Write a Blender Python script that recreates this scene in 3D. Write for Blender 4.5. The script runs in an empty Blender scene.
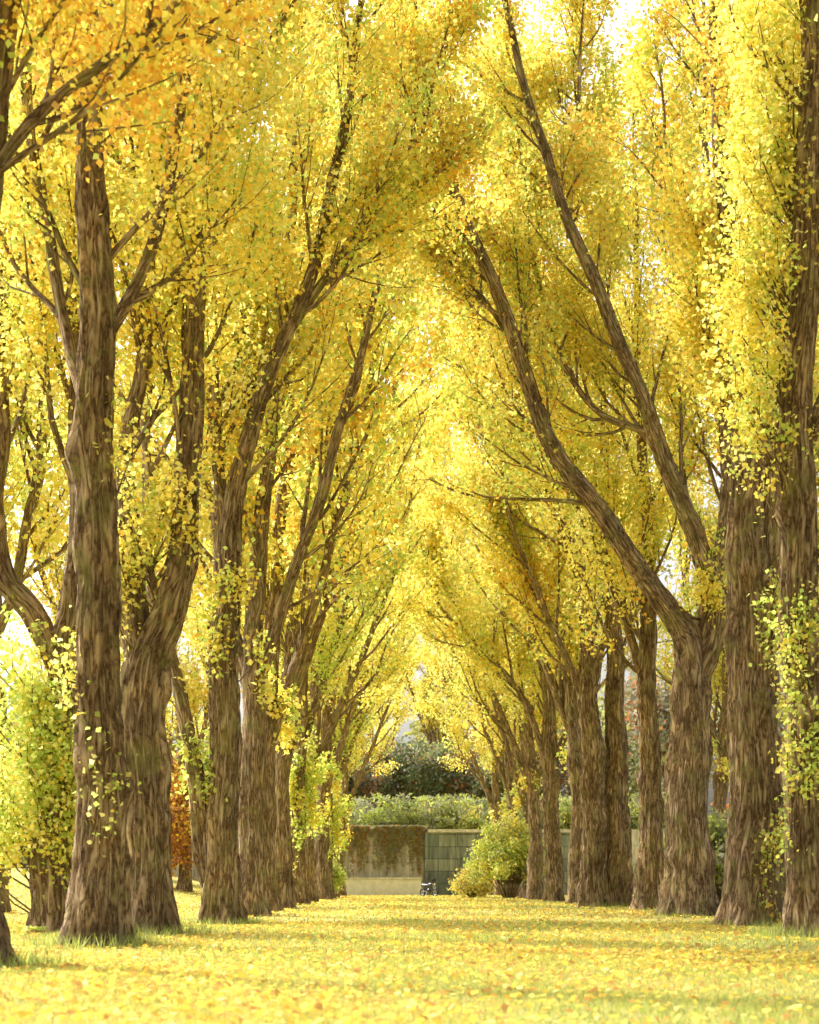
import bpy, math, numpy as np
from mathutils import Vector
R = np.random.RandomState
sc = bpy.context.scene

# ------------------------------------------------------------------ helpers
def link(o, parent=None):
    sc.collection.objects.link(o)
    if parent: o.parent = parent
    return o
def empty(name, loc=(0,0,0)):
    e = bpy.data.objects.new(name, None); e.location = loc; e.empty_display_size = .3
    return link(e)
def mesh_np(name, V, F, mat=None, smooth=False, attrs=None):
    V = np.asarray(V, np.float32); F = np.asarray(F, np.int32)
    me = bpy.data.meshes.new(name)
    m, k = F.shape
    me.vertices.add(len(V)); me.vertices.foreach_set("co", V.ravel())
    me.loops.add(m*k); me.loops.foreach_set("vertex_index", F.ravel())
    me.polygons.add(m); me.polygons.foreach_set("loop_start", np.arange(0, m*k, k, dtype=np.int32))
    if smooth: me.polygons.foreach_set("use_smooth", np.ones(m, bool))
    me.update(calc_edges=True)
    for (an, typ, dom, data) in (attrs or []):
        a = me.attributes.new(an, typ, dom)
        key = {"FLOAT_VECTOR":"vector","FLOAT_COLOR":"color","FLOAT":"value"}[typ]
        a.data.foreach_set(key, np.asarray(data, np.float32).ravel())
    if mat: me.materials.append(mat)
    return me
def nrm(a): return a/ (np.linalg.norm(a, axis=-1, keepdims=True)+1e-9)

def sstep(t): t = np.clip(t,0,1); return t*t*(3-2*t)
def hfun(x, y):
    x = np.asarray(x, float); y = np.asarray(y, float)
    h = 1.75*sstep((-8.5-x)/13)*sstep((y-28)/40)
    h = h + 0.5*sstep((x-12)/20)*sstep((y-40)/60)
    h = h + 0.035*np.sin(x*.7+1)*np.sin(y*.33) + 0.02*np.sin(x*1.9+y*.8)
    ter = sstep((x+20)/5)*sstep((36-x)/5)*(y>141.0)
    h = h*(1-ter) + 5.2*ter + ter*0.05*np.clip(y-150,0,200)
    return h

# ------------------------------------------------------------------ materials
def newmat(name):
    m = bpy.data.materials.new(name); m.use_nodes = True
    nt = m.node_tree; nt.nodes.clear()
    out = nt.nodes.new("ShaderNodeOutputMaterial")
    return m, nt, out
def N(nt, t, **kw):
    n = nt.nodes.new(t)
    for k,v in kw.items():
        if k in n.inputs: n.inputs[k].default_value = v
        else: setattr(n, k, v)
    return n
def ramp(nt, fac, stops):
    r = nt.nodes.new("ShaderNodeValToRGB"); cr = r.color_ramp
    while len(cr.elements) < len(stops): cr.elements.new(.5)
    for e,(p,c) in zip(cr.elements, stops):
        e.position = p; e.color = (*c,1)
    nt.links.new(fac, r.inputs[0]); return r.outputs[0]
def mixc(nt, f, a, b, typ='MIX'):
    m = nt.nodes.new("ShaderNodeMix"); m.data_type='RGBA'; m.blend_type=typ
    for s,v in ((0,f),(6,a),(7,b)):
        if hasattr(v,'is_output') : nt.links.new(v, m.inputs[s])
        else: m.inputs[s].default_value = v if s==0 else (*v,1)
    return m.outputs[2]
def math_(nt, op, a, b=None, c=None):
    m = nt.nodes.new("ShaderNodeMath"); m.operation = op
    for i,v in enumerate((a,b,c)):
        if v is None: continue
        if hasattr(v,'is_output'): nt.links.new(v, m.inputs[i])
        else: m.inputs[i].default_value = v
    return m.outputs[0]

def leaf_material(name, transl=.5):
    m, nt, out = newmat(name)
    at = N(nt,"ShaderNodeAttribute", attribute_name="leafcol")
    d = N(nt,"ShaderNodeBsdfDiffuse"); t = N(nt,"ShaderNodeBsdfTranslucent")
    nt.links.new(at.outputs["Color"], d.inputs[0]); nt.links.new(at.outputs["Color"], t.inputs[0])
    mx = N(nt,"ShaderNodeMixShader"); mx.inputs[0].default_value=transl
    nt.links.new(d.outputs[0], mx.inputs[1]); nt.links.new(t.outputs[0], mx.inputs[2])
    nt.links.new(mx.outputs[0], out.inputs[0])
    return m
LEAF = leaf_material("poplar_leaf", .6)
FOL = leaf_material("foliage_leaf", .4)

def bark_material():
    m, nt, out = newmat("poplar_bark")
    at = N(nt,"ShaderNodeAttribute", attribute_name="bark")
    mp = N(nt,"ShaderNodeMapping"); mp.inputs["Scale"].default_value=(1,1,.16)
    nt.links.new(at.outputs["Vector"], mp.inputs["Vector"])
    na = N(nt,"ShaderNodeTexNoise", Scale=10.0, Detail=4.0, Distortion=.8); nt.links.new(mp.outputs[0], na.inputs["Vector"])
    rid = math_(nt,'ABSOLUTE', math_(nt,'SUBTRACT', na.outputs["Fac"], .5))
    rid = math_(nt,'MULTIPLY', rid, 4.2)
    rid = math_(nt,'MINIMUM', rid, 1.0)
    mp2 = N(nt,"ShaderNodeMapping"); mp2.inputs["Scale"].default_value=(1,1,.4)
    nt.links.new(at.outputs["Vector"], mp2.inputs["Vector"])
    n2 = N(nt,"ShaderNodeTexNoise", Scale=30.0, Detail=8.0, Roughness=.75); nt.links.new(mp2.outputs[0], n2.inputs["Vector"])
    n3 = N(nt,"ShaderNodeTexNoise", Scale=1.3, Detail=4.0); nt.links.new(at.outputs["Vector"], n3.inputs["Vector"])
    n4 = N(nt,"ShaderNodeTexNoise", Scale=2.1, Detail=6.0, Roughness=.65); nt.links.new(at.outputs["Vector"], n4.inputs["Vector"])
    hgt = math_(nt,'MULTIPLY_ADD', rid, .6, math_(nt,'MULTIPLY', n2.outputs["Fac"], .7))
    c = ramp(nt, hgt, [(.30,(.07,.042,.024)),(.47,(.28,.19,.115)),(.66,(.52,.39,.25)),(.92,(.68,.56,.40))])
    c2 = ramp(nt, n3.outputs["Fac"], [(.3,(.55,.50,.44)),(.5,(.95,.92,.88)),(.7,(1.25,1.17,1.0))])
    cc = mixc(nt, 1.0, c, c2, 'MULTIPLY')
    ms = ramp(nt, n4.outputs["Fac"], [(.50,(0,0,0)),(.66,(1,1,1))])
    cc = mixc(nt, math_(nt,'MULTIPLY', ms, .45), cc, (.36,.37,.12))
    b = N(nt,"ShaderNodeBump", Strength=1.0, Distance=.1); nt.links.new(hgt, b.inputs["Height"])
    p = N(nt,"ShaderNodeBsdfPrincipled", Roughness=.9); p.inputs["Specular IOR Level"].default_value=.15
    nt.links.new(cc, p.inputs["Base Color"]); nt.links.new(b.outputs[0], p.inputs["Normal"])
    nt.links.new(p.outputs[0], out.inputs[0]); return m
BARK = bark_material()

def simple(name, col, rough=.6, metal=0., nscale=8., amt=.25, bump=0.):
    m, nt, out = newmat(name)
    tc = N(nt,"ShaderNodeTexCoord"); nz = N(nt,"ShaderNodeTexNoise", Scale=nscale, Detail=5.0)
    nt.links.new(tc.outputs["Object"], nz.inputs["Vector"])
    c = ramp(nt, nz.outputs["Fac"], [(.3,tuple(v*(1-amt) for v in col)),(.7,tuple(v*(1+amt) for v in col))])
    p = N(nt,"ShaderNodeBsdfPrincipled", Roughness=rough, Metallic=metal)
    nt.links.new(c, p.inputs["Base Color"])
    nt.links.new(p.outputs[0], out.inputs[0]); return m

# ------------------------------------------------------------------ leaves
PAL = dict(yel=(.95,.82,.18), gold=(.94,.73,.12), org=(.88,.53,.09), grn=(.62,.73,.17), brn=(.55,.32,.10), lem=(.97,.90,.34),  # leaf colours raised to lift canopy shadows toward the overexposed look
           dgr=(.17,.21,.10), mgr=(.30,.35,.14), rus=(.50,.22,.10), gry=(.42,.41,.31), olv=(.45,.46,.15))
def leaf_quads(P, size, rng, col, upbias=.25, elong=1.0):
    n = len(P)
    d = nrm(rng.normal(size=(n,3)) + np.array([0,0,-upbias]))
    q = nrm(np.cross(d, rng.normal(size=(n,3))))
    w = np.cross(d, q)
    s = (size*rng.uniform(.6,1.3,n))[:,None]
    V = np.empty((n,4,3), np.float32)
    V[:,0] = P - d*s*.5*elong
    V[:,1] = P + q*s*.46 - d*s*.08 + w*s*.12
    V[:,2] = P + d*s*.55*elong
    V[:,3] = P - q*s*.46 - d*s*.08 + w*s*.12
    F = np.arange(n*4, dtype=np.int32).reshape(n,4)
    C = np.ones((n,4), np.float32); C[:,:3] = np.clip(col,0.005,.98)
    return V.reshape(-1,3), F, C
def leaf_cols(rng, n, weights, cluster=None):
    keys = list(weights); w = np.array([weights[k] for k in keys], float); w/=w.sum()
    pal = np.array([PAL[k] for k in keys])
    if cluster is not None:
        nc = cluster.max()+1
        cw = rng.choice(len(keys), nc, p=w)
        idx = np.where(rng.rand(n)<.5, cw[cluster], rng.choice(len(keys), n, p=w))
    else: idx = rng.choice(len(keys), n, p=w)
    c = pal[idx]*rng.uniform(.82,1.08,(n,1))*rng.uniform(.96,1.04,(n,3))
    return c

# ------------------------------------------------------------------ branches
def catmull(P, per=8):
    P = np.asarray(P, float); n=len(P)
    Q = np.vstack([2*P[0]-P[1], P, 2*P[-1]-P[-2]])
    out=[]
    for i in range(n-1):
        p0,p1,p2,p3 = Q[i],Q[i+1],Q[i+2],Q[i+3]
        for t in np.linspace(0,1,per,endpoint=False):
            out.append(.5*((2*p1)+(-p0+p2)*t+(2*p0-5*p1+4*p2-p3)*t*t+(-p0+3*p1-3*p2+p3)*t**3))
    out.append(P[-1]); return np.array(out)
def resample(P, step):
    d = np.r_[0, np.cumsum(np.linalg.norm(np.diff(P[:,:3],axis=0),axis=1))]
    k = max(3, int(d[-1]/step)); s = np.linspace(0,d[-1],k)
    return np.stack([np.interp(s,d,P[:,j]) for j in range(P.shape[1])],1), s

class TB:
    def __init__(s): s.V=[];s.F=[];s.B=[];s.n=0
    def tube(s, P, r, seg, bark_off=0., disp=None):
        K=len(P); T = nrm(np.gradient(P,axis=0))
        ref = np.array([1.,0,0]) if abs(T[:,0]).mean()<.8 else np.array([0,1.,0])
        A = nrm(ref - T*(T@ref)[:,None]); Bn = np.cross(T,A)
        th = np.linspace(0,2*np.pi,seg,endpoint=False)
        L = np.r_[0,np.cumsum(np.linalg.norm(np.diff(P,axis=0),axis=1))]
        rr = np.repeat(np.asarray(r)[:,None],seg,1)
        if disp is not None: rr = disp(rr, th[None,:], L[:,None])
        V = P[:,None,:] + (A[:,None,:]*np.cos(th)[None,:,None]+Bn[:,None,:]*np.sin(th)[None,:,None])*rr[:,:,None]
        r0 = np.asarray(r)[:,None]
        Bk = np.stack([np.cos(th)[None]*r0+bark_off, np.sin(th)[None]*r0+bark_off*.7, np.repeat(L[:,None],seg,1)+bark_off],-1)
        i = np.arange(K-1)[:,None]*seg; j=np.arange(seg)[None]; j2=(j+1)%seg
        F = np.stack([i+j, i+j2, i+seg+j2, i+seg+j],-1).reshape(-1,4)+s.n
        s.V.append(V.reshape(-1,3)); s.B.append(Bk.reshape(-1,3)); s.F.append(F); s.n += K*seg
    def mesh(s,name,mat,smooth=True):
        return mesh_np(name, np.vstack(s.V), np.vstack(s.F), mat, smooth, [("bark","FLOAT_VECTOR","POINT",np.vstack(s.B))])

def trunk_disp(rng, flare=.5):
    ph = rng.uniform(0,6.28,16); k1 = rng.randint(4,7)
    burl = [(rng.uniform(0,6.28), rng.uniform(.6,9), rng.uniform(.06,.17), rng.uniform(.2,.5)) for _ in range(12)]
    def f(rr, th, L):
        fl = flare*np.exp(-L/.5)*(.6+.5*np.sin(k1*th+ph[0]))
        body = .06*np.sin(3*th+ph[1]+L*.35)+.045*np.sin(5*th+ph[2]-L*.5)+.025*np.sin(2*th+L*1.3+ph[3])
        a = 7*th+1.3*np.sin(L*.7+ph[4])+.8*np.sin(L*1.7+ph[5]); b = 11*th-1.6*np.sin(L*.6+ph[6])+np.sin(L*2.3+ph[7])
        c = 17*th+1.8*np.sin(L*.8+ph[8])+1.2*np.sin(L*3.1+ph[9])
        rid = (.36-np.abs(np.sin(a)))*.05 + (.36-np.abs(np.sin(b)))*.045 + (.36-np.abs(np.sin(c)))*.035
        o = rr*(1+fl+body) + rid*np.minimum(1,rr/.35)
        for (t,l,am,w) in burl:
            dt = np.angle(np.exp(1j*(th-t)))
            o = o + am*np.minimum(1,rr/.45)*np.exp(-(dt/.5)**2-((L-l)/w)**2)
        return o
    return f

def spawn(rng, P, rad, n, t0, t1, Lf, ang, up, K, jit=.09, keep=None):
    out=[]; d=np.r_[0,np.cumsum(np.linalg.norm(np.diff(P,axis=0),axis=1))]; tot=d[-1]
    T = nrm(np.gradient(P,axis=0))
    for i in range(n):
        t = t0+(t1-t0)*(i+rng.rand())/n
        s=t*tot; k=min(len(P)-2,max(0,np.searchsorted(d,s)-1)); f=(s-d[k])/(d[k+1]-d[k]+1e-9)
        p=P[k]*(1-f)+P[k+1]*f; tg=T[k]
        for _ in range(8):
            az = rng.normal(size=3); az -= tg*(az@tg); az/=np.linalg.norm(az)+1e-9
            if keep is None or keep(p,az): break
        a = math.radians(ang)*rng.uniform(.7,1.3)
        dr = tg*math.cos(a)+az*math.sin(a)
        L = Lf(t)*rng.uniform(.65,1.25); st=L/(K-1); pts=[p]
        for _ in range(K-1):
            dr = dr+np.array([0,0,up])+rng.normal(size=3)*jit; dr/=np.linalg.norm(dr)
            pts.append(pts[-1]+dr*st)
        r0=min(rad[k]*.55, .006+.014*L)
        out.append((np.array(pts), np.linspace(r0,max(.006,r0*.25),K), L))
    return out

TR=.86
def make_tree(seed, stems, nleaf, lsize, weights, crown_z=7., n1=26, n2=8, blen=4.6, rstep=.14, sprouts=(), front_clear=0., flare=.5, scat=.22, ang=36, tr=TR):
    rng = R(seed); tb = TB(); tw=[]
    for si,(sp, sr) in enumerate(stems):
        sp=np.array(sp,float); q = catmull(np.c_[sp, np.array(sr)[:,None]],8)
        q,s = resample(q, rstep); P=q[:,:3]; rad=np.maximum(q[:,3]*tr,.02)
        w = np.minimum(1,s/3)[:,None]
        ph=rng.uniform(0,6.28,4)
        P = P + w*np.stack([.05*np.sin(s*.6+ph[0])+.03*np.sin(s*1.7+ph[1]), .05*np.sin(s*.5+ph[2])+.03*np.sin(s*1.5+ph[3]), 0*s],1)
        z0 = P[0,2]
        tb.tube(P, rad, (64 if rad[0]>.3 else 20) if rstep<.2 else 22, bark_off=seed*1.37+si*3.1, disp=trunk_disp(rng, flare if z0<.5 else .0))
        i0 = np.searchsorted(P[:,2], crown_z); i0=min(i0,len(P)-8)
        Pc, rc = P[max(i0,2):], rad[max(i0,2):]
        keep=(lambda p,az: not (az[1]<-.1 and p[2]<front_clear)) if front_clear else None
        b1 = spawn(rng, Pc, rc, n1, 0,.97, lambda t: blen*(1.05-.62*t), ang, .11, 8, keep=keep)
        b1.append((Pc[-8:],rc[-8:],1.5))
        for (bp,br,bl) in b1:
            tb.tube(bp,br,5,bark_off=rng.rand()*9)
            b2 = spawn(rng, bp, br, n2, .18,1., lambda t: .30*bl+.35, 34, .15, 4, .12)
            for (cp,cr,cl) in b2:
                tb.tube(cp,cr,3,bark_off=rng.rand()*9); tw.append((cp,cl))
            tw.append((bp[3:],bl*.5))
    lens=np.array([t[1] for t in tw])
    dens = lens*rng.choice([.08,.5,1.,1.6],len(tw),p=[.2,.25,.32,.23]); cnt = rng.multinomial(nleaf, dens/dens.sum())
    cl = np.repeat(np.arange(len(tw)), cnt)
    Ppos=np.empty((nleaf,3)); k=0
    for (cp,_),c in zip(tw,cnt):
        if c==0: continue
        t = rng.beta(1.6,1.1,c)*(len(cp)-1); i=np.minimum(t.astype(int),len(cp)-2); f=(t-i)[:,None]
        Ppos[k:k+c]=cp[i]*(1-f)+cp[i+1]*f; k+=c
    Ppos += rng.normal(size=Ppos.shape)*scat*np.array([1,1,1.15])
    col = leaf_cols(rng,nleaf,weights,cl)
    V,F,C = leaf_quads(Ppos, lsize, rng, col)
    Vs=[V];Fs=[F];Cs=[C];nv=len(V)
    for (x,y,z,rx,rz,n,ws) in sprouts:
        nc = max(6,int(n/60)); cc = rng.normal(size=(nc,3))*np.array([rx,rx*.8,rz])*.55+np.array([x,y,z])
        ci = rng.randint(0,nc,n)
        pp = cc[ci]+rng.normal(size=(n,3))*np.array([.14,.14,.28])
        pp[:,2]=np.maximum(pp[:,2],.15)
        v,f,c = leaf_quads(pp, lsize*1.0, rng, leaf_cols(rng,n,ws,ci))
        Vs.append(v);Fs.append(f+nv);Cs.append(c);nv+=len(v)
        for a in cc[::2]:
            base=np.array([x*.3,y*.3,max(.3,a[2]-1.)]); mid=(base+a)/2+np.array([0,0,-.1])
            tb.tube(np.array([base,mid,a,a+[0,0,.35]]),np.array([.02,.014,.01,.005]),4)
    wm = tb.mesh("poplar_wood_%d"%seed,BARK)
    lm = mesh_np("poplar_leaves_%d"%seed, np.vstack(Vs), np.vstack(Fs), LEAF, False, [("leafcol","FLOAT_COLOR","FACE",np.vstack(Cs))])
    return wm,lm
def place(name, meshes, x, y, rot=0., scale=1., copy=False):
    e = empty(name,(x,y,float(hfun(x,y))-.06)); e.rotation_euler=(0,0,rot); e.scale=(scale,)*3
    for nm,me in zip(("trunk","crown"),meshes):
        link(bpy.data.objects.new(nm,me.copy() if copy else me),e)
    return e

GOLD=dict(yel=5,gold=2.2,org=.5,grn=2.4,lem=2.4,brn=.15)
YEL =dict(yel=6,gold=1.0,org=.2,grn=2.8,lem=3.2)
ORG =dict(yel=3,gold=4,org=2.8,grn=1.0,brn=1.0)
GRN =dict(yel=2.4,lem=2.2,grn=6,gold=.3)
MIX =dict(yel=4.8,gold=2.6,org=.9,grn=3.2,lem=1.5,brn=.2,olv=.4)

place("poplar_tree", make_tree(11,[
  ([(0,0,0),(-.25,0,3),(-.25,0,5.5),(0,0,7.5),(.25,.1,9.5),(.4,.2,12),(.5,.3,16),(.6,.3,22),(.7,.2,26)],[.5,.36,.3,.22,.19,.17,.13,.08,.03]),
  ([(.1,0,8.3),(.7,.1,9.2),(1.5,.2,9.9),(2.6,.3,10.9),(3.4,.5,12.5),(3.8,.7,16)],[.09,.075,.065,.055,.045,.02]),
  ([(-.2,0,4.5),(-1.1,.5,6.5),(-1.7,.8,10),(-1.8,.8,16),(-1.7,.6,22)],[.25,.2,.17,.12,.03])],
  70000,.08,ORG,crown_z=7.6,n1=20,blen=3.2),-4.74,19.3)
place("poplar_tree", make_tree(12,[
  ([(0,0,0),(.05,0,2),(.07,0,4.5),(.04,0,6.9),(-.04,0,10.2),(-.15,0,12.5),(-.1,.2,17),(.1,.3,22),(0,.2,27)],[.5,.42,.38,.35,.29,.23,.17,.1,.03]),
  ([(.0,.1,8.8),(.6,.8,10.5),(1.1,1.2,13),(1.5,1.4,18),(1.6,1.3,24)],[.13,.12,.1,.07,.02]),
  ([(.0,.1,7.5),(-.6,.8,9.5),(-1.2,1.2,13),(-1.5,1.4,18),(-1.6,1.3,24)],[.13,.12,.1,.07,.02])],
  60000,.086,GOLD,crown_z=8.8,n1=17,front_clear=13.,blen=3.3,
  sprouts=[(-.3,.1,4.2,.25,.5,260,YEL),(.3,-.1,7.4,.25,.5,320,YEL),(.2,-.2,2.6,.3,.8,260,GRN)]),-4.64,26.6)
place("poplar_tree", make_tree(13,[
  ([(0,0,0),(-.1,0,2),(.08,0,5),(.3,0,6.8),(.4,0,10),(.2,0,16),(.3,0,24)],[.5,.42,.36,.26,.22,.15,.03]),
  ([(.02,0,4.8),(-.5,0,5.9),(-1.05,0,6.6),(-1.28,0,8),(-1.1,.1,9.6),(-1.25,.2,13.5),(-1.2,.2,22)],[.3,.28,.26,.22,.18,.13,.03])],
  52000,.095,YEL,crown_z=8,n1=22,blen=4.0,
  sprouts=[(-.1,-.3,2.8,.75,1.9,5600,GRN),(-.7,-.2,4.1,.6,1.1,2600,GRN),(-1.2,0,2.0,.5,1.2,1600,GRN)]),-6.4,33)
place("poplar_tree", make_tree(14,[
  ([(0,0,0),(0,0,2),(-.05,0,4.6),(.3,0,5.7),(.58,0,6.9),(.67,0,8.8),(.9,0,11),(1.3,0,14.5),(1.6,.2,19),(1.7,.2,26)],[.52,.44,.44,.36,.29,.26,.2,.15,.09,.03]),
  ([(-.08,0,4.4),(-.3,.1,6),(-.42,.1,8.4),(-.1,.2,11),(-.2,.3,16),(-.3,.3,24)],[.3,.26,.2,.15,.1,.03])],
  62000,.092,GOLD,crown_z=8,n1=24,blen=3.9,front_clear=11,
  sprouts=[(.2,-.3,7.3,.6,.8,1800,YEL),(-.5,-.2,6.2,.4,.6,800,YEL)]),-4.53,31.2)
place("poplar_tree", make_tree(15,[
  ([(0,0,0),(0,0,3),(.07,0,6.4),(.3,0,9.2),(.8,0,11.8),(1.75,0,14.2),(2.5,0,16.8),(3.1,0,20),(3.5,0,25)],[.52,.44,.38,.28,.22,.17,.14,.1,.03]),
  ([(-.1,0,.3),(-.45,0,1.8),(-.62,0,3.7),(-.95,0,5.3),(-1.3,0,6.4),(-1.7,0,9),(-1.5,0,16),(-1.4,0,22)],[.26,.24,.22,.2,.18,.15,.09,.02]),
  ([(.07,0,6),(-.1,.2,9),(-.2,.3,14),(-.3,.3,26)],[.24,.19,.14,.03]),
  ([(1.2,.2,13),(2.6,.4,15.2),(4.2,.6,17.5),(5.2,.6,21)],[.13,.11,.08,.02])],
  66000,.11,MIX,crown_z=8.5,n1=22,blen=4.3,front_clear=13,
  sprouts=[(-.1,-.3,7,.7,1.2,1500,YEL),(-.5,-.1,3.5,.3,.9,500,GRN)]),-4.22,40.5)
place("poplar_tree", make_tree(21,[
  ([(0,0,0),(-.1,0,3),(-.16,0,7.4),(-.16,0,10.8),(.05,0,16),(.1,0,21),(.1,0,27)],[.46,.39,.35,.3,.2,.12,.03]),
  ([(0,.1,8.5),(.8,.3,11),(1.2,.4,15),(1.3,.4,23)],[.16,.14,.1,.02])],
  44000,.088,YEL,crown_z=8.8,n1=24,front_clear=15,blen=2.9,
  sprouts=[(-.2,-.2,3.2,.35,1.1,1300,GRN),(-.3,-.2,5.3,.3,.8,800,GRN),(-1.0,-.1,9.8,.7,1.8,4200,YEL),(-.9,0,12.8,.7,1.6,3600,YEL)]),6.8,30.6)
place("poplar_tree", make_tree(22,[
  ([(0,0,0),(.05,0,3),(.05,0,6),(-.1,0,8.5),(-.05,0,11),(-.25,0,13),(-.7,0,17.3),(-.8,0,21),(-.9,0,27)],[.8,.64,.55,.44,.34,.26,.17,.11,.03]),
  ([(.1,0,6.4),(.5,.1,8.6),(.55,.1,11),(.9,.2,16),(1.1,.2,24)],[.32,.27,.22,.15,.03])],
  54000,.1,MIX,crown_z=9.5,n1=26,front_clear=15,blen=3.4,
  sprouts=[(.6,-.3,6.5,.4,1.0,900,GRN),(.3,-.6,1.4,.3,.9,500,GRN)]),7.17,37.7)
place("poplar_tree", make_tree(23,[
  ([(0,0,0),(0,0,3),(0,0,6),(-.05,0,7.7),(-.84,0,8.9),(-2.5,0,11.4),(-4.07,0,13.65),(-5.05,-.1,16.5),(-6.4,-.8,19.6),(-7.3,-1.3,22.4),(-8.2,-1.5,25.2),(-8.8,-1.5,28)],[.86,.7,.64,.56,.36,.32,.28,.23,.19,.15,.1,.03]),
  ([(.1,0,6.6),(.6,0,8),(.72,0,9.2),(-.2,0,11.7),(-1.1,0,13.9),(-2.25,-.2,16.7),(-3.4,-.3,19.5),(-4.6,-.4,22.9),(-5.3,-.4,25.7),(-5.7,-.4,29)],[.45,.42,.36,.31,.26,.22,.18,.14,.1,.03]),
  ([(-1.0,.0,13.6),(-2.6,.9,14.6),(-3.8,1.4,16.9),(-4.4,1.6,19.5),(-4.8,1.8,24)],[.13,.11,.09,.07,.02]),
  ([(.3,0,8.4),(1.0,.1,11),(1.0,.2,15),(.6,.3,20),(.4,.3,28)],[.26,.24,.18,.13,.03]),
  ([(-4.9,0,16),(-5.9,.2,17.6),(-7.2,.3,19),(-8.6,.3,20.2),(-9.6,.3,22)],[.09,.08,.06,.05,.02]),
  ([(-3.4,.3,19.3),(-3.2,1.4,21.5),(-3.0,1.9,24),(-2.8,2.2,28)],[.1,.09,.07,.02])],
  96000,.115,MIX,crown_z=11.0,n1=23,blen=4.4,front_clear=40,ang=36,
  sprouts=[(.5,-.4,9.3,.6,1.,1000,YEL)]),7.9,50.6)
place("poplar_tree", make_tree(24,[
  ([(0,0,0),(0,0,4),(-.1,0,8),(-.1,0,13),(-.4,0,18),(-.6,0,28)],[.55,.45,.38,.26,.16,.03]),
  ([(0,0,7),(-1.2,0,11),(-2.8,0,16),(-4.2,0,21),(-5,0,29)],[.2,.17,.13,.09,.03]),
  ([(-1.6,.3,12),(-3.6,.3,16),(-5.8,.3,20),(-7.4,.2,25),(-8,0,30)],[.14,.12,.1,.07,.02])],
  50000,.135,YEL,crown_z=8,n1=28,blen=5),8.3,62)
place("poplar_tree", make_tree(25,[
  ([(-.45,0,0),(-.5,0,4),(-.6,0,8),(-.7,0,12),(-1.8,0,15.1),(-3.0,0,17.4),(-4.2,0,19.8),(-5.6,0,23.7),(-6.2,0,28)],[.66,.56,.46,.36,.26,.2,.16,.1,.03]),
  ([(.45,.3,0),(.5,.3,4),(.45,.3,9),(.2,.3,14),(0,.3,20),(-.2,.3,31)],[.66,.55,.42,.26,.17,.03]),
  ([(-.5,0,7.5),(-1.3,0,9.2),(-2.3,0,11.5),(-3.6,0,15),(-4.4,0,20)],[.2,.17,.13,.09,.02]),
  ([(-1.8,.2,15),(-2.2,.4,19),(-3,.4,24),(-3.4,.4,32)],[.16,.13,.1,.03])],
  60000,.145,MIX,crown_z=9,n1=26,blen=5,front_clear=16),7.6,70)
place("poplar_tree", make_tree(26,[
  ([(0,0,0),(-.1,0,6),(-.3,0,10),(-.8,0,15),(-1.6,0,21),(-2.4,0,29)],[.55,.45,.36,.25,.16,.03]),
  ([(-.1,0,5.5),(-.8,0,8.5),(-1.7,0,10.6),(-4.1,0,13.2),(-5.8,0,15.1),(-6.8,0,19)],[.24,.2,.18,.13,.1,.03]),
  ([(0,0,7),(1,0,10),(1.4,0,16),(1.4,0,25)],[.22,.2,.14,.03])],
  38000,.17,YEL,crown_z=9,n1=26,blen=4.6),7.2,90)

def gen_stems(rng, reach):
    h = rng.uniform(28,32)
    s1=[(0,0,0),(rng.uniform(-.1,.1),0,4),(rng.uniform(-.1,.3),0,8),(.6,rng.uniform(-.4,.4),14),(1.2,0,20),(1.7,0,h)]
    zf=rng.uniform(4.5,7.5)
    s2=[(.05,0,zf),(reach*.2,0,zf+2.6),(reach*.5,rng.uniform(-.5,.5),zf+6.5),(reach*.85,0,zf+12),(reach*1.1,0,zf+20)]
    s3=[(-.05,0,zf+.8),(-.9,.2,zf+3.2),(-1.5,.3,zf+8),(-1.6,.2,zf+18)]
    return [(s1,[.52,.42,.34,.23,.15,.03]),(s2,[.22,.2,.17,.11,.03]),(s3,[.2,.17,.13,.03])]
gens=[]
for i,(ws,rc) in enumerate([(GOLD,4.0),(YEL,4.8),(MIX,4.4),(GRN,3.9),(YEL,5.4)]):
    g=R(300+i)
    gens.append(make_tree(300+i,gen_stems(g,rc),32000,.16,ws,crown_z=7.8,n1=26,n2=7,blen=4.8,rstep=.25,
        sprouts=[(.3,0,6.5,.5,1.,350,YEL)] if i!=3 else [(.3,0,5,.9,2.6,3500,GRN)]))
rg=R(5)
for (x,y,i,mir,s) in [(-4.35,49.5,2,0,1),(-4.6,58,0,0,.98),(-4.7,66.5,1,0,1.02),(-4.7,76,3,0,.95),(-4.9,86,4,0,1),(-4.6,96,0,0,1.03),(-4.8,106,3,0,.9),(-5.0,117,1,0,1),(-5.0,129,4,0,.92),
      (7.5,80.5,1,1,1.05),(7.0,100,4,1,1.04),(7.2,110,0,1,1),(6.9,120,1,1,.96),(6.6,131,4,1,.95),
      (-4.8,9.5,0,0,.95),(7.4,20.0,1,1,.95),
      (-11.6,50,1,1,1.),(-12.5,74,2,1,.9),(12.6,56,2,1,1.05),(14.5,84,1,0,1),(-13,104,0,1,.95),
      (-7,168,1,0,.9),(-2.4,176,4,1,1.0),(2.6,170,1,.3,.95),(7.5,178,3,1,1.0),(12,170,0,1,.9)]:
    place("poplar_tree", gens[i], x,y, (math.pi if mir else 0)+rg.uniform(-.35,.35), s, copy=True)

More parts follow.
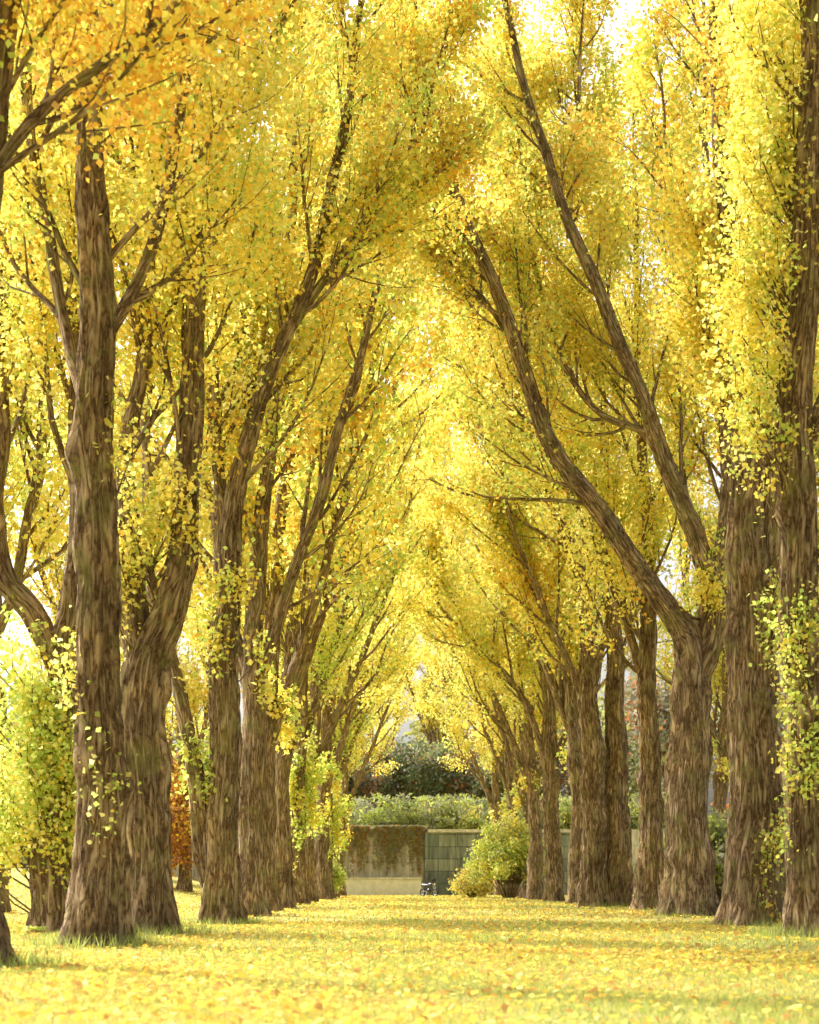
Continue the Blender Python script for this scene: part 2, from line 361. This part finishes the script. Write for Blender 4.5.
# ------------------------------------------------------------------ ground
def axis(segs):
    a=[]
    for (s,e,st) in segs: a+=list(np.arange(s,e,st))
    a.append(segs[-1][1]); return np.array(a)
xs=axis([(-900,-60,40),(-60,-22,3),(-22,40,.8),(40,80,4),(80,900,40)])
ys=axis([(-120,-10,6),(-10,60,.8),(60,140,1.6),(140,140.9,.9),(140.9,141.1,.2),(141.1,170,3),(170,1500,50)])
X,Y=np.meshgrid(xs,ys); Z=hfun(X,Y)
V=np.stack([X,Y,Z],-1).reshape(-1,3); nx=len(xs); ny=len(ys)
i=np.arange(ny-1)[:,None]*nx; j=np.arange(nx-1)[None]
F=np.stack([i+j,i+j+1,i+nx+j+1,i+nx+j],-1).reshape(-1,4)
m,nt,out=newmat("leaf_strewn_grass")
geo=N(nt,"ShaderNodeNewGeometry")
n1=N(nt,"ShaderNodeTexNoise",Scale=.35,Detail=5.0,Roughness=.6); n2=N(nt,"ShaderNodeTexNoise",Scale=9.,Detail=6.,Roughness=.75); n3=N(nt,"ShaderNodeTexVoronoi",Scale=11.)
for n in (n1,n2,n3): nt.links.new(geo.outputs["Position"],n.inputs["Vector"])
c1=ramp(nt,n2.outputs["Fac"],[(.3,(.18,.17,.05)),(.5,(.36,.33,.10)),(.7,(.54,.46,.18))])  # ground albedo lowered to put the avenue's soft tree shade into the colour
c2=ramp(nt,n1.outputs["Fac"],[(.38,(.26,.32,.08)),(.5,(.42,.38,.12)),(.62,(.62,.43,.14))])
cg=mixc(nt,.5,c1,c2)
cl=ramp(nt,n3.outputs["Color"],[(.2,(.68,.47,.12)),(.5,(.52,.28,.08)),(.8,(.72,.56,.2))])
fl=ramp(nt,n3.outputs["Distance"],[(.25,(1,1,1)),(.42,(0,0,0))])
cf=mixc(nt,math_(nt,'MULTIPLY',fl,.4),cg,cl)
p=N(nt,"ShaderNodeBsdfPrincipled",Roughness=.95); p.inputs["Specular IOR Level"].default_value=.1
nt.links.new(cf,p.inputs["Base Color"])
b=N(nt,"ShaderNodeBump",Strength=.6,Distance=.05); nt.links.new(n2.outputs["Fac"],b.inputs["Height"]); nt.links.new(b.outputs[0],p.inputs["Normal"])
nt.links.new(p.outputs[0],out.inputs[0])
link(bpy.data.objects.new("ground",mesh_np("ground",V,F,m,True)))

rng=R(77)
def patch(x,y):
    return .5+.25*np.sin(x*.8+2*np.sin(y*.31)+1)+.25*np.sin(y*.47+1.7*np.sin(x*.53))
def field(n,y0,y1,pw=1.0,hw=lambda y: y*.26+1.8,cx=0):
    y=y0+(y1-y0)*rng.rand(n)**pw; x=cx+hw(y)*rng.uniform(-1,1,n); return x,y
def blades(x,y,h,w,cols):
    n=len(x); z=hfun(x,y); a=rng.uniform(0,6.28,n); hh=h*rng.uniform(.5,1.4,n); ww=w*rng.uniform(.7,1.3,n)
    ln=rng.normal(size=(n,2))*.45*hh[:,None]
    V=np.empty((n,3,3),np.float32)
    V[:,0]=np.stack([x-np.cos(a)*ww,y-np.sin(a)*ww,z-.01],1); V[:,1]=np.stack([x+np.cos(a)*ww,y+np.sin(a)*ww,z-.01],1)
    V[:,2]=np.stack([x+ln[:,0],y+ln[:,1],z+hh],1)
    C=np.ones((n,4),np.float32);C[:,:3]=cols
    return V.reshape(-1,3),np.arange(n*3,dtype=np.int32).reshape(n,3),C
G1=dict(yel=3,grn=3,olv=2.5,lem=1.5,gold=2.5,org=.4)
G2=dict(yel=1,grn=6,olv=4,mgr=2)
parts=[]; off=0
for (n,y0,y1,h,w) in [(120000,9.5,22,.045,.005),(90000,20,42,.06,.008),(60000,40,136,.08,.02)]:
    x,y=field(n,y0,y1,.8, (lambda y: y*.26+1.8) if y1<50 else (lambda y: 0*y+15))
    pc=(patch(x,y)+rng.normal(size=n)*.2>.55)[:,None]
    col=np.where(pc,leaf_cols(rng,n,G2)*.82,leaf_cols(rng,n,G1)*.76)  # blades dimmed, with greener patches painted as shade on the lawn
    v,f,c=blades(x,y,h,w,col); parts.append((v,f+off,c)); off+=len(v)
for (tx,ty) in [(7.9,50.6),(7.17,37.7),(6.8,30.6),(-4.64,26.6),(-4.2,40.5),(-4.5,31.2),(-4.74,19.3),(7.6,70)]:
    n=900; a=rng.uniform(0,6.28,n); r=rng.uniform(.4,1.1,n)
    v,f,c=blades(tx+np.cos(a)*r,ty+np.sin(a)*r,.2,.008,leaf_cols(rng,n,dict(grn=4,mgr=3,olv=3))); parts.append((v,f+off,c)); off+=len(v)
link(bpy.data.objects.new("grass",mesh_np("grass",np.vstack([p[0] for p in parts]),np.vstack([p[1] for p in parts]),FOL,False,[("leafcol","FLOAT_COLOR","FACE",np.vstack([p[2] for p in parts]))])))
xs_=[];sz=[]
for (n,y0,y1,s) in [(8500,9.5,24,.07),(12000,22,60,.09),(14000,55,138,.13)]:
    x,y=field(n*3,y0,y1,.8,(lambda y: y*.26+1.8) if y1<70 else (lambda y:0*y+14))
    k=rng.rand(len(x))<(.62-.5*patch(x,y)); x=x[k];y=y[k]; n=len(x)
    xs_.append(np.stack([x,y,hfun(x,y)+rng.uniform(.015,.055,n)],1)); sz.append(np.full(n,s))
Pp=np.vstack(xs_); sz=np.concatenate(sz); n=len(Pp)
d=nrm(rng.normal(size=(n,3))*[1,1,.25]); q=nrm(np.cross(d,nrm(rng.normal(size=(n,3))*.35+[0,0,1]))); s=(sz*rng.uniform(.6,1.3,n))[:,None]
V=np.stack([Pp-d*s*.5,Pp+q*s*.45,Pp+d*s*.5,Pp-q*s*.45+[0,0,.01]],1).reshape(-1,3)
C=np.ones((n,4));C[:,:3]=leaf_cols(rng,n,dict(yel=3,gold=3,org=3,brn=4,lem=1.5))
link(bpy.data.objects.new("fallen_leaves",mesh_np("fallen_leaves",V,np.arange(n*4).reshape(n,4),FOL,False,[("leafcol","FLOAT_COLOR","FACE",C)])))

# ------------------------------------------------------------------ retaining wall
def box(name,x0,x1,y0,y1,z0,z1,mat,parent,bev=.02):
    import bmesh
    bm=bmesh.new(); bmesh.ops.create_cube(bm,size=1)
    for v in bm.verts: v.co=Vector(((x0+x1)/2+v.co.x*(x1-x0),(y0+y1)/2+v.co.y*(y1-y0),(z0+z1)/2+v.co.z*(z1-z0)))
    bmesh.ops.bevel(bm,geom=bm.edges[:],offset=bev,segments=2,affect='EDGES')
    me=bpy.data.meshes.new(name); bm.to_mesh(me); bm.free(); me.materials.append(mat)
    return link(bpy.data.objects.new(name,me),parent)
def stone(name,cA,cB,mort,bw,bh,ms=.03,stain=.6):
    m,nt,out=newmat(name); tc=N(nt,"ShaderNodeTexCoord"); sp=N(nt,"ShaderNodeSeparateXYZ"); cb=N(nt,"ShaderNodeCombineXYZ")
    nt.links.new(tc.outputs["Object"],sp.inputs[0]); nt.links.new(sp.outputs[0],cb.inputs[0]); nt.links.new(sp.outputs[2],cb.inputs[1]); nt.links.new(sp.outputs[1],cb.inputs[2])
    br=N(nt,"ShaderNodeTexBrick",Scale=1.); br.inputs["Brick Width"].default_value=bw; br.inputs["Row Height"].default_value=bh; br.inputs["Mortar Size"].default_value=ms
    br.inputs["Color1"].default_value=(*cA,1); br.inputs["Color2"].default_value=(*cB,1); br.inputs["Mortar"].default_value=(*mort,1)
    nt.links.new(cb.outputs[0],br.inputs["Vector"])
    mp=N(nt,"ShaderNodeMapping"); mp.inputs["Scale"].default_value=(1.6,.25,1); nt.links.new(cb.outputs[0],mp.inputs[0])
    nz=N(nt,"ShaderNodeTexNoise",Scale=1.6,Detail=7.,Roughness=.7); nt.links.new(mp.outputs[0],nz.inputs["Vector"])
    st=ramp(nt,nz.outputs["Fac"],[(.35,(1-stain,1-stain,1-stain*1.05)),(.6,(1,1,1))])
    c=mixc(nt,1.,br.outputs["Color"],st,'MULTIPLY')
    p=N(nt,"ShaderNodeBsdfPrincipled",Roughness=.85); nt.links.new(c,p.inputs["Base Color"])
    b=N(nt,"ShaderNodeBump",Strength=.5,Distance=.04); nt.links.new(br.outputs["Fac"],b.inputs["Height"]); b.invert=True; nt.links.new(b.outputs[0],p.inputs["Normal"])
    nt.links.new(p.outputs[0],out.inputs[0]); return m
pale=stone("weathered_concrete",(.60,.56,.47),(.68,.63,.52),(.42,.39,.31),2.4,1.3,.02,.55)  # base colour lightened because the backlit face renders too dark
dark=stone("dark_stone_panels",(.17,.21,.18),(.36,.38,.31),(.11,.12,.10),1.5,.95,.03,.55)
cop=simple("coping_stone",(.58,.55,.45),.85,nscale=3)
w=empty("retaining_wall",(0,0,0))
box("concrete_face",-22,1.3,140.2,140.9,-.2,5.15,pale,w)
box("stone_panel_face",1.31,14,139.9,140.9,-.2,4.9,dark,w)
box("side_face",14.01,36,140.2,140.9,-.2,5.15,pale,w)
box("coping",-22.2,1.4,140.05,141.2,5.153,5.4,cop,w)
box("coping_panel",1.41,14.2,139.75,141.2,4.903,5.15,cop,w)
for k in range(6): box("pilaster",1.2+k*2.4,1.5+k*2.4,139.78,139.897,-.2,4.88,dark,w)
lw=empty("low_wall",(0,0,0))
box("body",-20,.9,137.6,138.1,-.2,1.25,simple("pale_concrete",(.72,.70,.62),.85,nscale=2,amt=.12),lw); box("cap",-20.1,1.0,137.5,138.2,1.253,1.4,cop,lw)
n=13000; sx=np.concatenate([rng.uniform(-7.5,1.25,90),rng.uniform(-2.2,1.2,70)]); sl=rng.uniform(.6,3.9,160); si=rng.randint(0,160,n); t=rng.rand(n)
x=sx[si]+rng.normal(size=n)*.06+.1*np.sin(t*5+si); z=5.45-t*sl[si]; y=140.1-rng.rand(n)*.25*(1-.5*t)
v,f,c=leaf_quads(np.stack([x,y,z],1),.10,rng,leaf_cols(rng,n,dict(brn=3,rus=1,gry=5,olv=3),si),elong=2.)
link(bpy.data.objects.new("hanging_vine",mesh_np("hanging_vine",v,f,FOL,False,[("leafcol","FLOAT_COLOR","FACE",c)])))
n=50000; cx=rng.uniform(-18,22,260); cyy=rng.uniform(141.3,146,260); hh=rng.uniform(.5,3.0,260); ci=rng.randint(0,260,n)
x=cx[ci]+rng.normal(size=n)*.4; y=cyy[ci]+rng.normal(size=n)*.3; y=np.maximum(y,141.0); z=5.2+hh[ci]*rng.rand(n)**.8
v,f,c=leaf_quads(np.stack([x,y,z],1),.15,rng,leaf_cols(rng,n,dict(olv=4,grn=3,mgr=1.5,yel=1,gry=3),ci)*.9,elong=2.6)
link(bpy.data.objects.new("terrace_shrubs",mesh_np("terrace_shrubs",v,f,FOL,False,[("leafcol","FLOAT_COLOR","FACE",c)])))

def shrub(name,x,y,rx,rz,n,ws,size,seed):
    r=R(seed); tb=TB(); nb=90; cs=[]
    for k in range(nb):
        a=r.uniform(0,6.28); e=r.rand()**.6; tip=np.array([math.cos(a)*rx*e,math.sin(a)*rx*.8*e,rz*(1-.55*e*e)*r.uniform(.55,1.1)])
        b=tip*[.12,.12,0]; mid=(tip+b)/2+np.array([0,0,rz*.12]); tb.tube(catmull([b,mid,tip],4),np.linspace(.035,.008,9),4); cs.append((mid,tip))
    ci=r.randint(0,nb,n); t=r.beta(2,1,n)[:,None]; A=np.array([c[0] for c in cs])[ci];B=np.array([c[1] for c in cs])[ci]
    P=A*(1-t)+B*t+r.normal(size=(n,3))*.24; P[:,2]=np.maximum(P[:,2],.05)
    v,f,c=leaf_quads(P,size,r,leaf_cols(r,n,ws,ci))
    e=empty(name,(x,y,float(hfun(x,y)))); link(bpy.data.objects.new("stems",tb.mesh("shrub_stems",BARK)),e)
    link(bpy.data.objects.new("foliage",mesh_np("shrub_leaves",v,f,FOL,False,[("leafcol","FLOAT_COLOR","FACE",c)])),e)
shrub("shrub",6.0,108,2.5,4.9,20000,dict(grn=4,lem=2.5,olv=3,yel=2.5,gry=1.2),.15,61)
shrub("shrub",3.9,112,1.2,1.7,6000,dict(yel=3,lem=3,olv=1,brn=1),.14,62)
shrub("shrub",-5.6,112,1.6,2.6,8000,dict(grn=4,olv=2,yel=1),.15,63)
shrub("shrub",11,66,2.4,3.4,12000,dict(olv=4,grn=2,gry=2,mgr=2),.17,64)
shrub("shrub",13.5,78,2.8,3.8,12000,dict(olv=3,mgr=3,gry=2),.18,65)

def tree_mass(name,xy,h,wsl,seed,n,size):
    r=R(seed); tb=TB(); Ps=[];Cs=[]
    for (x,y) in xy:
        z0=float(hfun(x,y)); hh=h*r.uniform(.7,1.2); ws=wsl[r.randint(len(wsl))]
        tb.tube(np.array([[x,y,z0-.2],[x+.2,y,z0+hh*.4],[x,y,z0+hh*.85]]),np.array([.3,.2,.04])*min(1,h/10),8)
        nb=60; c0=r.normal(size=(nb,3)); c0=nrm(c0)*r.rand(nb,1)**.4*[hh*.3,hh*.3,hh*.42]+[x,y,z0+hh*.55]
        for c_ in c0[::2]: tb.tube(np.array([[x,y,max(z0+1.5,c_[2]-hh*.22)],(c_+[x,y,c_[2]])/2-[0,0,.6],c_]),np.array([.08,.05,.015]),4)
        ci=r.randint(0,nb,n); P=c0[ci]+r.normal(size=(n,3))*hh*.055; Ps.append(P); Cs.append(leaf_cols(r,n,ws,ci))
    v,f,c=leaf_quads(np.vstack(Ps),size,r,np.vstack(Cs))
    e=empty(name); link(bpy.data.objects.new("trunks",tb.mesh("mass_wood",BARK)),e)
    link(bpy.data.objects.new("foliage",mesh_np("mass_leaves",v,f,FOL,False,[("leafcol","FLOAT_COLOR","FACE",c)])),e)
r=R(9)
xyL=[(x+r.uniform(-2,2),r.uniform(118,150)) for x in np.arange(-75,-16,4.2)]
xyR=[(x+r.uniform(-2,2),r.uniform(115,150)) for x in np.arange(20,80,4.2)]
xyB=[(x+r.uniform(-3,3),r.uniform(195,230)) for x in np.arange(-150,150,9)]
xyC=[(x+r.uniform(-.6,.6),r.uniform(151,159)) for x in np.arange(-13,20,2.6)]
pls=[dict(rus=3,org=1,gry=2,brn=1),dict(olv=3,gry=2,mgr=2),dict(gry=3,rus=1,olv=1),dict(gold=1,olv=2,gry=1)]
tree_mass("background_trees",xyL,12,pls,31,4500,.42)
tree_mass("background_trees",xyR,14,[pls[1],pls[2],pls[3]],32,4500,.42)
tree_mass("background_trees",xyB,15,pls[1:],33,3000,.7)
tree_mass("background_trees",xyC,9,[dict(dgr=3,mgr=3,gry=1.5,rus=.5),dict(mgr=3,olv=2,gry=2),dict(dgr=2,rus=1.5,gry=2.5)],34,5000,.26)
RED=dict(rus=4,org=3.5,brn=1,gold=.6)
tree_mass("maple_tree",[(-14.2,104)],8.5,[RED],35,9000,.2)
tree_mass("maple_tree",[(-21,110)],9.5,[RED],36,9000,.22)

# ------------------------------------------------------------------ motorcycle
def motorcycle(x,y,rot):
    e=empty("motorcycle",(x,y,float(hfun(x,y)))); e.rotation_euler=(0,0,rot)
    blk=simple("black_paint",(.025,.025,.028),.3); rub=simple("tyre_rubber",(.03,.03,.03),.85); met=simple("bare_metal",(.5,.5,.5),.35,1.); wht=simple("headlamp_glass",(.8,.8,.75),.15)
    def tor(nm,cy,cz,R1,r1,mat):
        bpy.ops.mesh.primitive_torus_add(major_radius=R1,minor_radius=r1,major_segments=32,minor_segments=10,location=(0,cy,cz),rotation=(0,math.pi/2,0))
        o=bpy.context.object;o.name=nm;o.data.materials.append(mat);o.parent=e
    def tb_(nm,pts,r_,mat,seg=10):
        t=TB();P=catmull(pts,6);t.tube(P,np.full(len(P),r_) if np.isscalar(r_) else np.interp(np.linspace(0,1,len(P)),np.linspace(0,1,len(r_)),r_),seg)
        o=bpy.data.objects.new(nm,t.mesh(nm,mat));link(o,e)
    def ell(nm,c,s,mat):
        bpy.ops.mesh.primitive_uv_sphere_add(segments=24,ring_count=14,radius=1,location=c);o=bpy.context.object;o.name=nm;o.scale=s;o.data.materials.append(mat);o.parent=e
        for p_ in o.data.polygons:p_.use_smooth=True
    for nm,cy in (("front_wheel",-.7),("rear_wheel",.7)):
        tor(nm+"_tyre",cy,.31,.25,.06,rub); tor(nm+"_rim",cy,.31,.19,.018,met)
        for k in range(5):
            a=k*math.pi*2/5; tb_(nm+"_spoke",[(0,cy,.31),(0,cy+.1*math.cos(a),.31+.1*math.sin(a)),(0,cy+.19*math.cos(a),.31+.19*math.sin(a))],.014,met,6)
    for sx in (-.08,.08):
        tb_("fork",[(sx,-.7,.31),(sx,-.6,.62),(sx,-.5,.95)],.024,met); tb_("swingarm",[(sx,.7,.31),(sx,.4,.34),(sx,.05,.38)],.025,blk)
    tb_("frame",[(0,-.48,.9),(0,-.2,.6),(0,.1,.35),(0,.35,.6),(0,.75,.78)],.03,blk)
    tb_("handlebar",[(-.38,-.36,1.05),(-.2,-.46,1.04),(0,-.5,.98),(.2,-.46,1.04),(.38,-.36,1.05)],.018,blk)
    ell("engine",(0,-.02,.42),(.15,.22,.18),blk); ell("fuel_tank",(0,-.18,.86),(.16,.3,.14),blk)
    tb_("seat",[(0,.1,.8),(0,.4,.79),(0,.8,.88)],[.1,.14,.06],blk); ell("headlamp",(0,-.62,.9),(.07,.07,.07),wht); ell("windshield",(0,-.56,1.14),(.2,.05,.22),blk)
    ell("front_mudguard",(0,-.7,.58),(.08,.25,.06),blk); tb_("exhaust",[(.15,-.1,.3),(.18,.3,.28),(.2,.8,.38)],[.03,.045,.06],met)
    for sx in (-.3,.3): ell("mirror",(sx,-.42,1.22),(.07,.02,.045),blk); tb_("mirror_stem",[(sx*.8,-.42,1.05),(sx*.95,-.42,1.14),(sx,-.42,1.2)],.008,blk,6)
    tb_("side_stand",[(-.1,.1,.3),(-.18,.12,.15),(-.28,.13,.01)],.012,met,6)
motorcycle(1.42,131,math.radians(40))

# ------------------------------------------------------------------ light, sky, camera
el=math.radians(42); S=Vector((-.80,.60,0)).normalized()*math.cos(el)+Vector((0,0,math.sin(el)))
sun=bpy.data.lights.new("sun",'SUN'); sun.energy=5; sun.angle=math.radians(.53); sun.color=(1,.95,.84)
so=link(bpy.data.objects.new("sun",sun)); so.rotation_euler=S.to_track_quat('Z','Y').to_euler(); so.location=(-30,-20,40)
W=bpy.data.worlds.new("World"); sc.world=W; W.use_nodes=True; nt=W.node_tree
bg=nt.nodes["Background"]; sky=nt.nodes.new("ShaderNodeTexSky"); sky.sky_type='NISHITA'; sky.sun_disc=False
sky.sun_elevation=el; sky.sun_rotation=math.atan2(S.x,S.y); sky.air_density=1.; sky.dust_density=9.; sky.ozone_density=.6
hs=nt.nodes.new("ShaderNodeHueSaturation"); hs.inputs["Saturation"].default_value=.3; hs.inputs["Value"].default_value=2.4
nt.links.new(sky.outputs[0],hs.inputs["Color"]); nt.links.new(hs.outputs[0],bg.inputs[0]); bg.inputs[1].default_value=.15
cam=bpy.data.cameras.new("camera"); co=link(bpy.data.objects.new("camera",cam))
co.location=(0,0,.9); co.rotation_euler=(math.pi/2,0,0); cam.sensor_fit='HORIZONTAL'; cam.sensor_width=36; cam.lens=79.1; cam.shift_y=(884-512)/819
cam.clip_end=3000; cam.clip_start=.2; cam.dof.use_dof=True; cam.dof.focus_distance=45; cam.dof.aperture_fstop=2.8
sc.camera=co
sc.view_settings.view_transform='Standard'; sc.view_settings.look='None'; sc.view_settings.exposure=0
